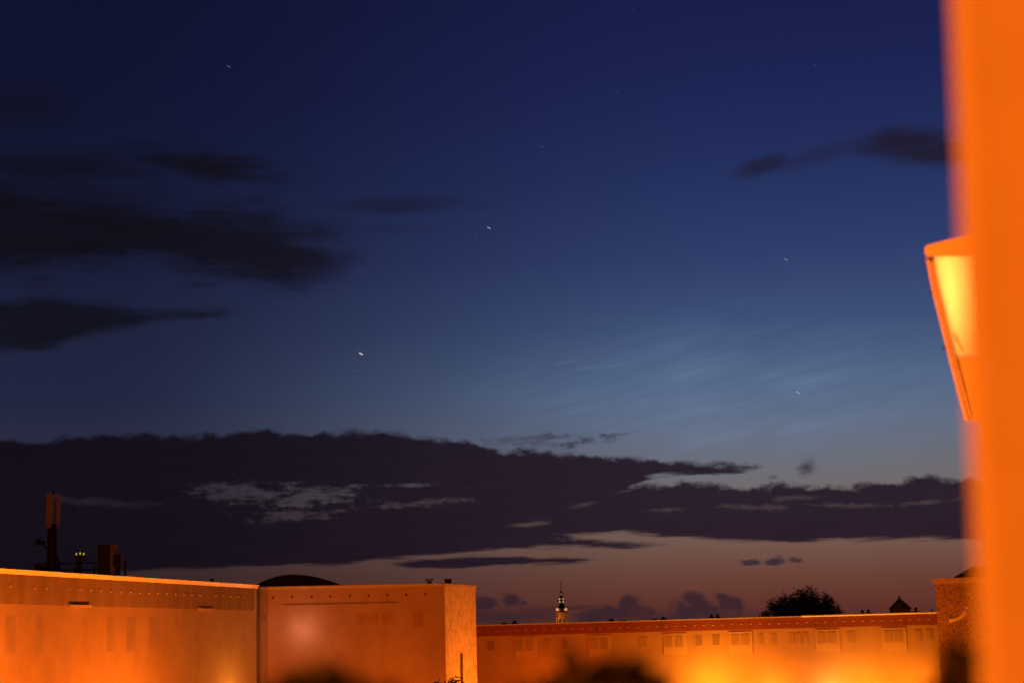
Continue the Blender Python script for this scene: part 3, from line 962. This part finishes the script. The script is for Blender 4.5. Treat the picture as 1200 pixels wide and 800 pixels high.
YT = 230.0
kt = YT / F
bl = []
for px, py, r in ((900, 716, 5), (905, 709, 5), (912, 705, 5), (920, 702, 5), (929, 701, 4), (935, 697, 4), (940, 694, 4), (948, 693, 4.5), (955, 697, 5),
                  (966, 700, 4), (971, 705, 5), (978, 709, 5), (981, 716, 5), (985, 721, 4), (896, 721, 4), (915, 713, 9), (930, 710, 10), (945, 706, 11), (960, 709, 10), (972, 715, 8),
                  (945, 718, 20), (918, 720, 13), (965, 722, 14), (940, 737, 24), (915, 737, 16), (966, 737, 16)):
    q = at(px, py, YT + rnd.uniform(-1.5, 1.5))
    bl.append((q, (r * kt * 0.95, max(r * kt, 0.9), r * kt * 0.9)))
q = at(942, 720, YT)
tree('broadleaf_tree', (q.x, YT, 0), 'broad dark round topped tree standing behind the far roof', 'tree', bl, 0.27, 34000, (q.x, YT, ZC + 0.5), 0.35)
YB = 86.0
bl = []
for px, py, r in ((517, 803, 7), (526, 802, 8), (538, 803, 7), (530, 815, 16), (512, 812, 9), (545, 812, 8)):
    q = at(px, py, YB)
    bl.append((q, (r * YB / F, r * YB / F, r * YB / F * 0.8)))
q = at(528, 830, YB)
tree('young_tree', (q.x, YB, 0), 'leafy treetop just reaching up before the streaky gable', 'tree', bl, 0.13, 2600, (q.x, YB, q.z), 0.1)

# ------------------------------------------------------------------ loggia: near side wall, parapet, and added planter whose plants darken the lower view
e_top, e_bot = at(1110, 0, 0.95), at(1145, 800, 0.95)
sl = (e_bot - e_top) / (e_bot.z - e_top.z)
we = lambda z: e_top + sl * (z - e_top.z)
za, zb = ZC - 1.3, ZC + 1.4
ring = []
for z in (za, zb):
    p = we(z)
    ring.append([(p.x + 0.006, p.y, z), (p.x + 0.0, p.y - 0.014, z), (p.x + 0.012, p.y - 1.3, z), (p.x + 0.3, p.y - 1.3, z), (p.x + 0.3, p.y, z)])
lw = obj('loggia_wall', MB().hexa(ring[0], ring[1]), M['loggia'])
tag(lw, 'near out of focus orange lit wall filling the right edge', 'wall')
bead = []  # added strip: bright edge light put into its colour
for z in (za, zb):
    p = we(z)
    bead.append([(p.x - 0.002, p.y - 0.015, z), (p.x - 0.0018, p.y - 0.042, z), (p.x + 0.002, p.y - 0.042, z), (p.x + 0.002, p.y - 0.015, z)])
obj('edge_highlight', MB().hexa(bead[0], bead[1]), M['bead'], lw)
pf = (Vector((0, 1.02, 0)), Vector((1, 0, 0)), Vector((0, -1, 0)))
pp = MB().box(pf, (-1.6, -0.17, ZC - 1.3), (0.62, 0.0, ZC - 0.40))
t = thing('balcony_parapet', (-0.5, 1.1, ZC - 1.3), 'low balcony parapet below the camera', 'parapet')
obj('panel', pp, M['loggia'], t)
obj('cap', MB().box(pf, (-1.6, -0.185, ZC - 0.398), (0.62, 0.015, ZC - 0.375)), M['coping2'], t)
t = thing('added_planter', (0.05, 1.1, ZC - 0.374), 'added long narrow planter box on the balcony parapet', 'planter')
pm = MB().hexa([(-0.42, 1.05, ZC - 0.372), (0.42, 1.05, ZC - 0.372), (0.42, 1.15, ZC - 0.372), (-0.42, 1.15, ZC - 0.372)],
               [(-0.44, 1.035, ZC - 0.23), (0.44, 1.035, ZC - 0.23), (0.44, 1.165, ZC - 0.23), (-0.44, 1.165, ZC - 0.23)])
obj('trough', pm, M['planter'], t)
obj('soil', MB().hexa([(-0.43, 1.05, ZC - 0.232), (0.43, 1.05, ZC - 0.232), (0.43, 1.15, ZC - 0.232), (-0.43, 1.15, ZC - 0.232)],
                      [(-0.43, 1.05, ZC - 0.222), (0.43, 1.05, ZC - 0.222), (0.43, 1.15, ZC - 0.222), (-0.43, 1.15, ZC - 0.222)]), M['bark'], t)


def plant(spots, label, n, leaf):  # added plants that make the soft dark areas low in the view
    c0 = at(spots[0][0], 800, 1.1)
    t = thing('added_plant', (c0.x, 1.1, ZC - 0.225), label, 'plant')
    sm, fm = MB(), MB()
    for px, py, rx, ry in spots:
        q = at(px, py, 1.1)
        sm.tube([(c0.x, 1.1, ZC - 0.225), (c0.x * .5 + q.x * .5, 1.1, (q.z + ZC - 0.225) / 2), q], [0.004, 0.003, 0.002], 6)
        for _ in range(n):
            d = Vector((rnd.gauss(0, 1), rnd.gauss(0, 1), rnd.gauss(0, 1))).normalized() * rnd.uniform(0.1, 1) ** 0.6
            p = q + Vector((d.x * rx, d.y * 0.035 * F / 1.1, d.z * ry)) * 1.1 / F
            fm.leaf(p, leaf * rnd.uniform(0.7, 1.2))
    obj('stem', sm, M['bark'], t)
    obj('foliage', fm, M['leaf'], t)


plant([(705, 788, 62, 32), (750, 808, 46, 26), (665, 806, 50, 24), (620, 818, 40, 16)], 'added blurred plant darkening the lower middle of the view', 30, 0.022)
plant([(385, 799, 42, 24), (345, 818, 40, 18), (430, 814, 46, 22)], 'added blurred plant darkening the view before the concrete block', 17, 0.022)
plant([(1118, 790, 20, 30), (1105, 815, 30, 26), (1128, 775, 10, 30)], 'added blurred plant darkening the view beside the near orange wall', 20, 0.02)

# ------------------------------------------------------------------ tilted window sash on the neighbouring wall
YW = 6.0
kw = YW / F
t = thing('tilted_window', at(1140, 490, YW), 'tilted open window sash with bright pane sticking out past the near wall', 'window')
W = lambda px, py, dy=0.0: at(px, py, YW + dy)
# nearer face = small dy ; sash thickness runs away from the camera
def slab(quad, y0, y1):
    return MB().hexa([W(x, y, y0) for x, y in quad], [W(x, y, y1) for x, y in quad])
obj('top_rail', slab([(1083.5, 289), (1086, 287.5), (1127, 277), (1245, 246), (1245, 300), (1084.8, 300.5)], -0.02, 0.14), M['sash'], t, bevel=0.008)
st = obj('stile', slab([(1084.5, 300), (1091, 300), (1098.5, 345), (1137, 494), (1130.5, 494), (1093.5, 345)], 0.0, 0.12), M['sash'], t, bevel=0.006)
obj('bead', slab([(1091.2, 300), (1094, 300), (1102, 345), (1120, 424), (1137, 484), (1137, 493), (1098.7, 345)], 0.002, 0.10), M['sash'], t, bevel=0.004)
obj('corner_joint', slab([(1085.3, 302.5), (1093, 300.5), (1092, 304), (1088, 305.5)], -0.006, 0.0), M['bark'], t)
for x, y in ((1092.0, 342.5), (1107.0, 407.5)):
    q = W(x, y, 0.05)
    obj('hinge', MB().tube([q - Vector((0.003, 0, 0.005)), q + Vector((0.003, 0, 0.005))], 0.0045, 8), M['black'], t)
pane = bpy.data.materials.new('translucent_pane')  # translucent, so the added light behind it shows as brightness
pane.use_nodes = True
pt = pane.node_tree
pt.nodes.clear()
q = G(pt)
tr, df, ms, ou = q.new('ShaderNodeBsdfTranslucent'), q.new('ShaderNodeBsdfDiffuse'), q.new('ShaderNodeMixShader'), q.new('ShaderNodeOutputMaterial')
for s in (tr, df):
    s.inputs[0].default_value = (0.8, 0.78, 0.72, 1)
ms.inputs[0].default_value = 0.4
pt.links.new(tr.outputs[0], ms.inputs[1])
pt.links.new(df.outputs[0], ms.inputs[2])
pt.links.new(ms.outputs[0], ou.inputs[0])
obj('pane', slab([(1094, 300.2), (1245, 300.2), (1245, 415), (1118.5, 417), (1102, 345)], 0.012, 0.02), pane, t)
obj('dim_pane', slab([(1118.5, 417.6), (1245, 415.6), (1245, 494), (1137.5, 494), (1120.5, 424)], 0.010, 0.03), M['sash'], t)  # pane's dimmer lower reflection, imitated by an opaque sash-coloured slab
obj('stay', slab([(1116, 392), (1118.5, 390), (1129, 410), (1127, 412)], 0.002, 0.010), M['sash'], t)
lightobj('POINT', 'pane_fill', W(1110, 362, 0.24), 13, (1.0, 0.54, 0.11), 0.06, None, t)  # added light behind the pane, imitates its bright reflection
nb = (Vector((W(1240, 400).x, 0, 0)), Vector((1, 0, 0)), Vector((0, -1, 0)))
nbw = MB().box(nb, (0.0, -6.9, 0), (5, -5.85, ZC + 4))
tag(obj('neighbour_wall', nbw, M['loggia']), 'orange lit neighbouring wall that carries the tilted window', 'wall')

# ------------------------------------------------------------------ lights in the yard
def off(fr, px, py, out):
    a, z = onf(fr, px, py)
    p = fr[0] + fr[1] * a + fr[2] * out
    return Vector((p.x, p.y, z))


lamp(off(lfr, 268, 822, 1.5), 300, (1.0, 0.30, 0.03), 'yellow yard lamp near the corner of the left wing')
lamp(off(lfr, 130, 900, 5.0), 6200, SOD, 'orange yard lamp before the middle of the left wing')
lamp(off(lfr, -40, 860, 4.5), 4000, SOD, 'orange yard lamp before the near end of the left wing')
lamp(off(gfr, 545, 860, 5.0), 5200, (1.0, 0.17, 0.005), 'orange yard lamp beside the streaky gable')
lamp(off(bfr, 492, 860, 4), 600, SOD, 'orange yard lamp before the gable corner of the concrete block')
for px, py, o, pw, cc, lab in ((650, 815, 2.8, 700, SOD, 'faint'), (835, 805, 3.9, 4100, AMB, 'yellow'), (905, 808, 2.6, 1300, (1.0, 0.28, 0.02), 'amber'), (972, 808, 1.9, 650, (1.0, .42, .1), 'whitish'),
                               (1012, 806, 3.3, 1900, AMB, 'golden'), (1076, 806, 3.1, 1500, (1.0, 0.30, 0.015), 'deep yellow')):
    lamp(off(ffr, px, py, o), pw, cc, lab + ' yard lamp before the far long block')
lamp(off(ffr, 600, 880, 24), 15000, SOD, 'orange yard lamp at the left end of the far yard')
lamp(off(ffr, 960, 832, 22), 8500, (1.0, 0.19, 0.008), 'orange yard lamp towards the right end of the far yard')
lamp(off(ffr, 800, 832, 24), 5000, SOD, 'orange yard lamp in the middle of the far yard')
lamp(Vector((at(1057, 712, YP).x - 9, YP - 14, ZC - 0.5)), 900, SOD, 'orange yard lamp before the pyramid roofed tower')
lamp(off(rfr, 1085, 830, 8), 2600, SOD, 'orange yard lamp before the speckled block')
lamp(Vector((-20, -14, ZC + 1)), 88000, (1.0, 0.155, 0.004), 'added orange fill lamp on a tall mast behind the viewer')  # added lamp: frontal fill for near wall, sash and facades
# wall light on the second block
wl = off(bfr, 355, 738, 0.9)
t = thing('wall_lamp', off(bfr, 355, 738, 0.0), 'pale glowing wall lamp on the front of the concrete block', 'wall lamp')
lightobj('POINT', 'wall_glow', wl, 42, (1.0, 0.42, 0.22), 0.3, None, t)
p = off(bfr, 355, 738, 0.0)
obj('arm', MB().tube([p, wl], 0.02, 6), M['b2'], t)
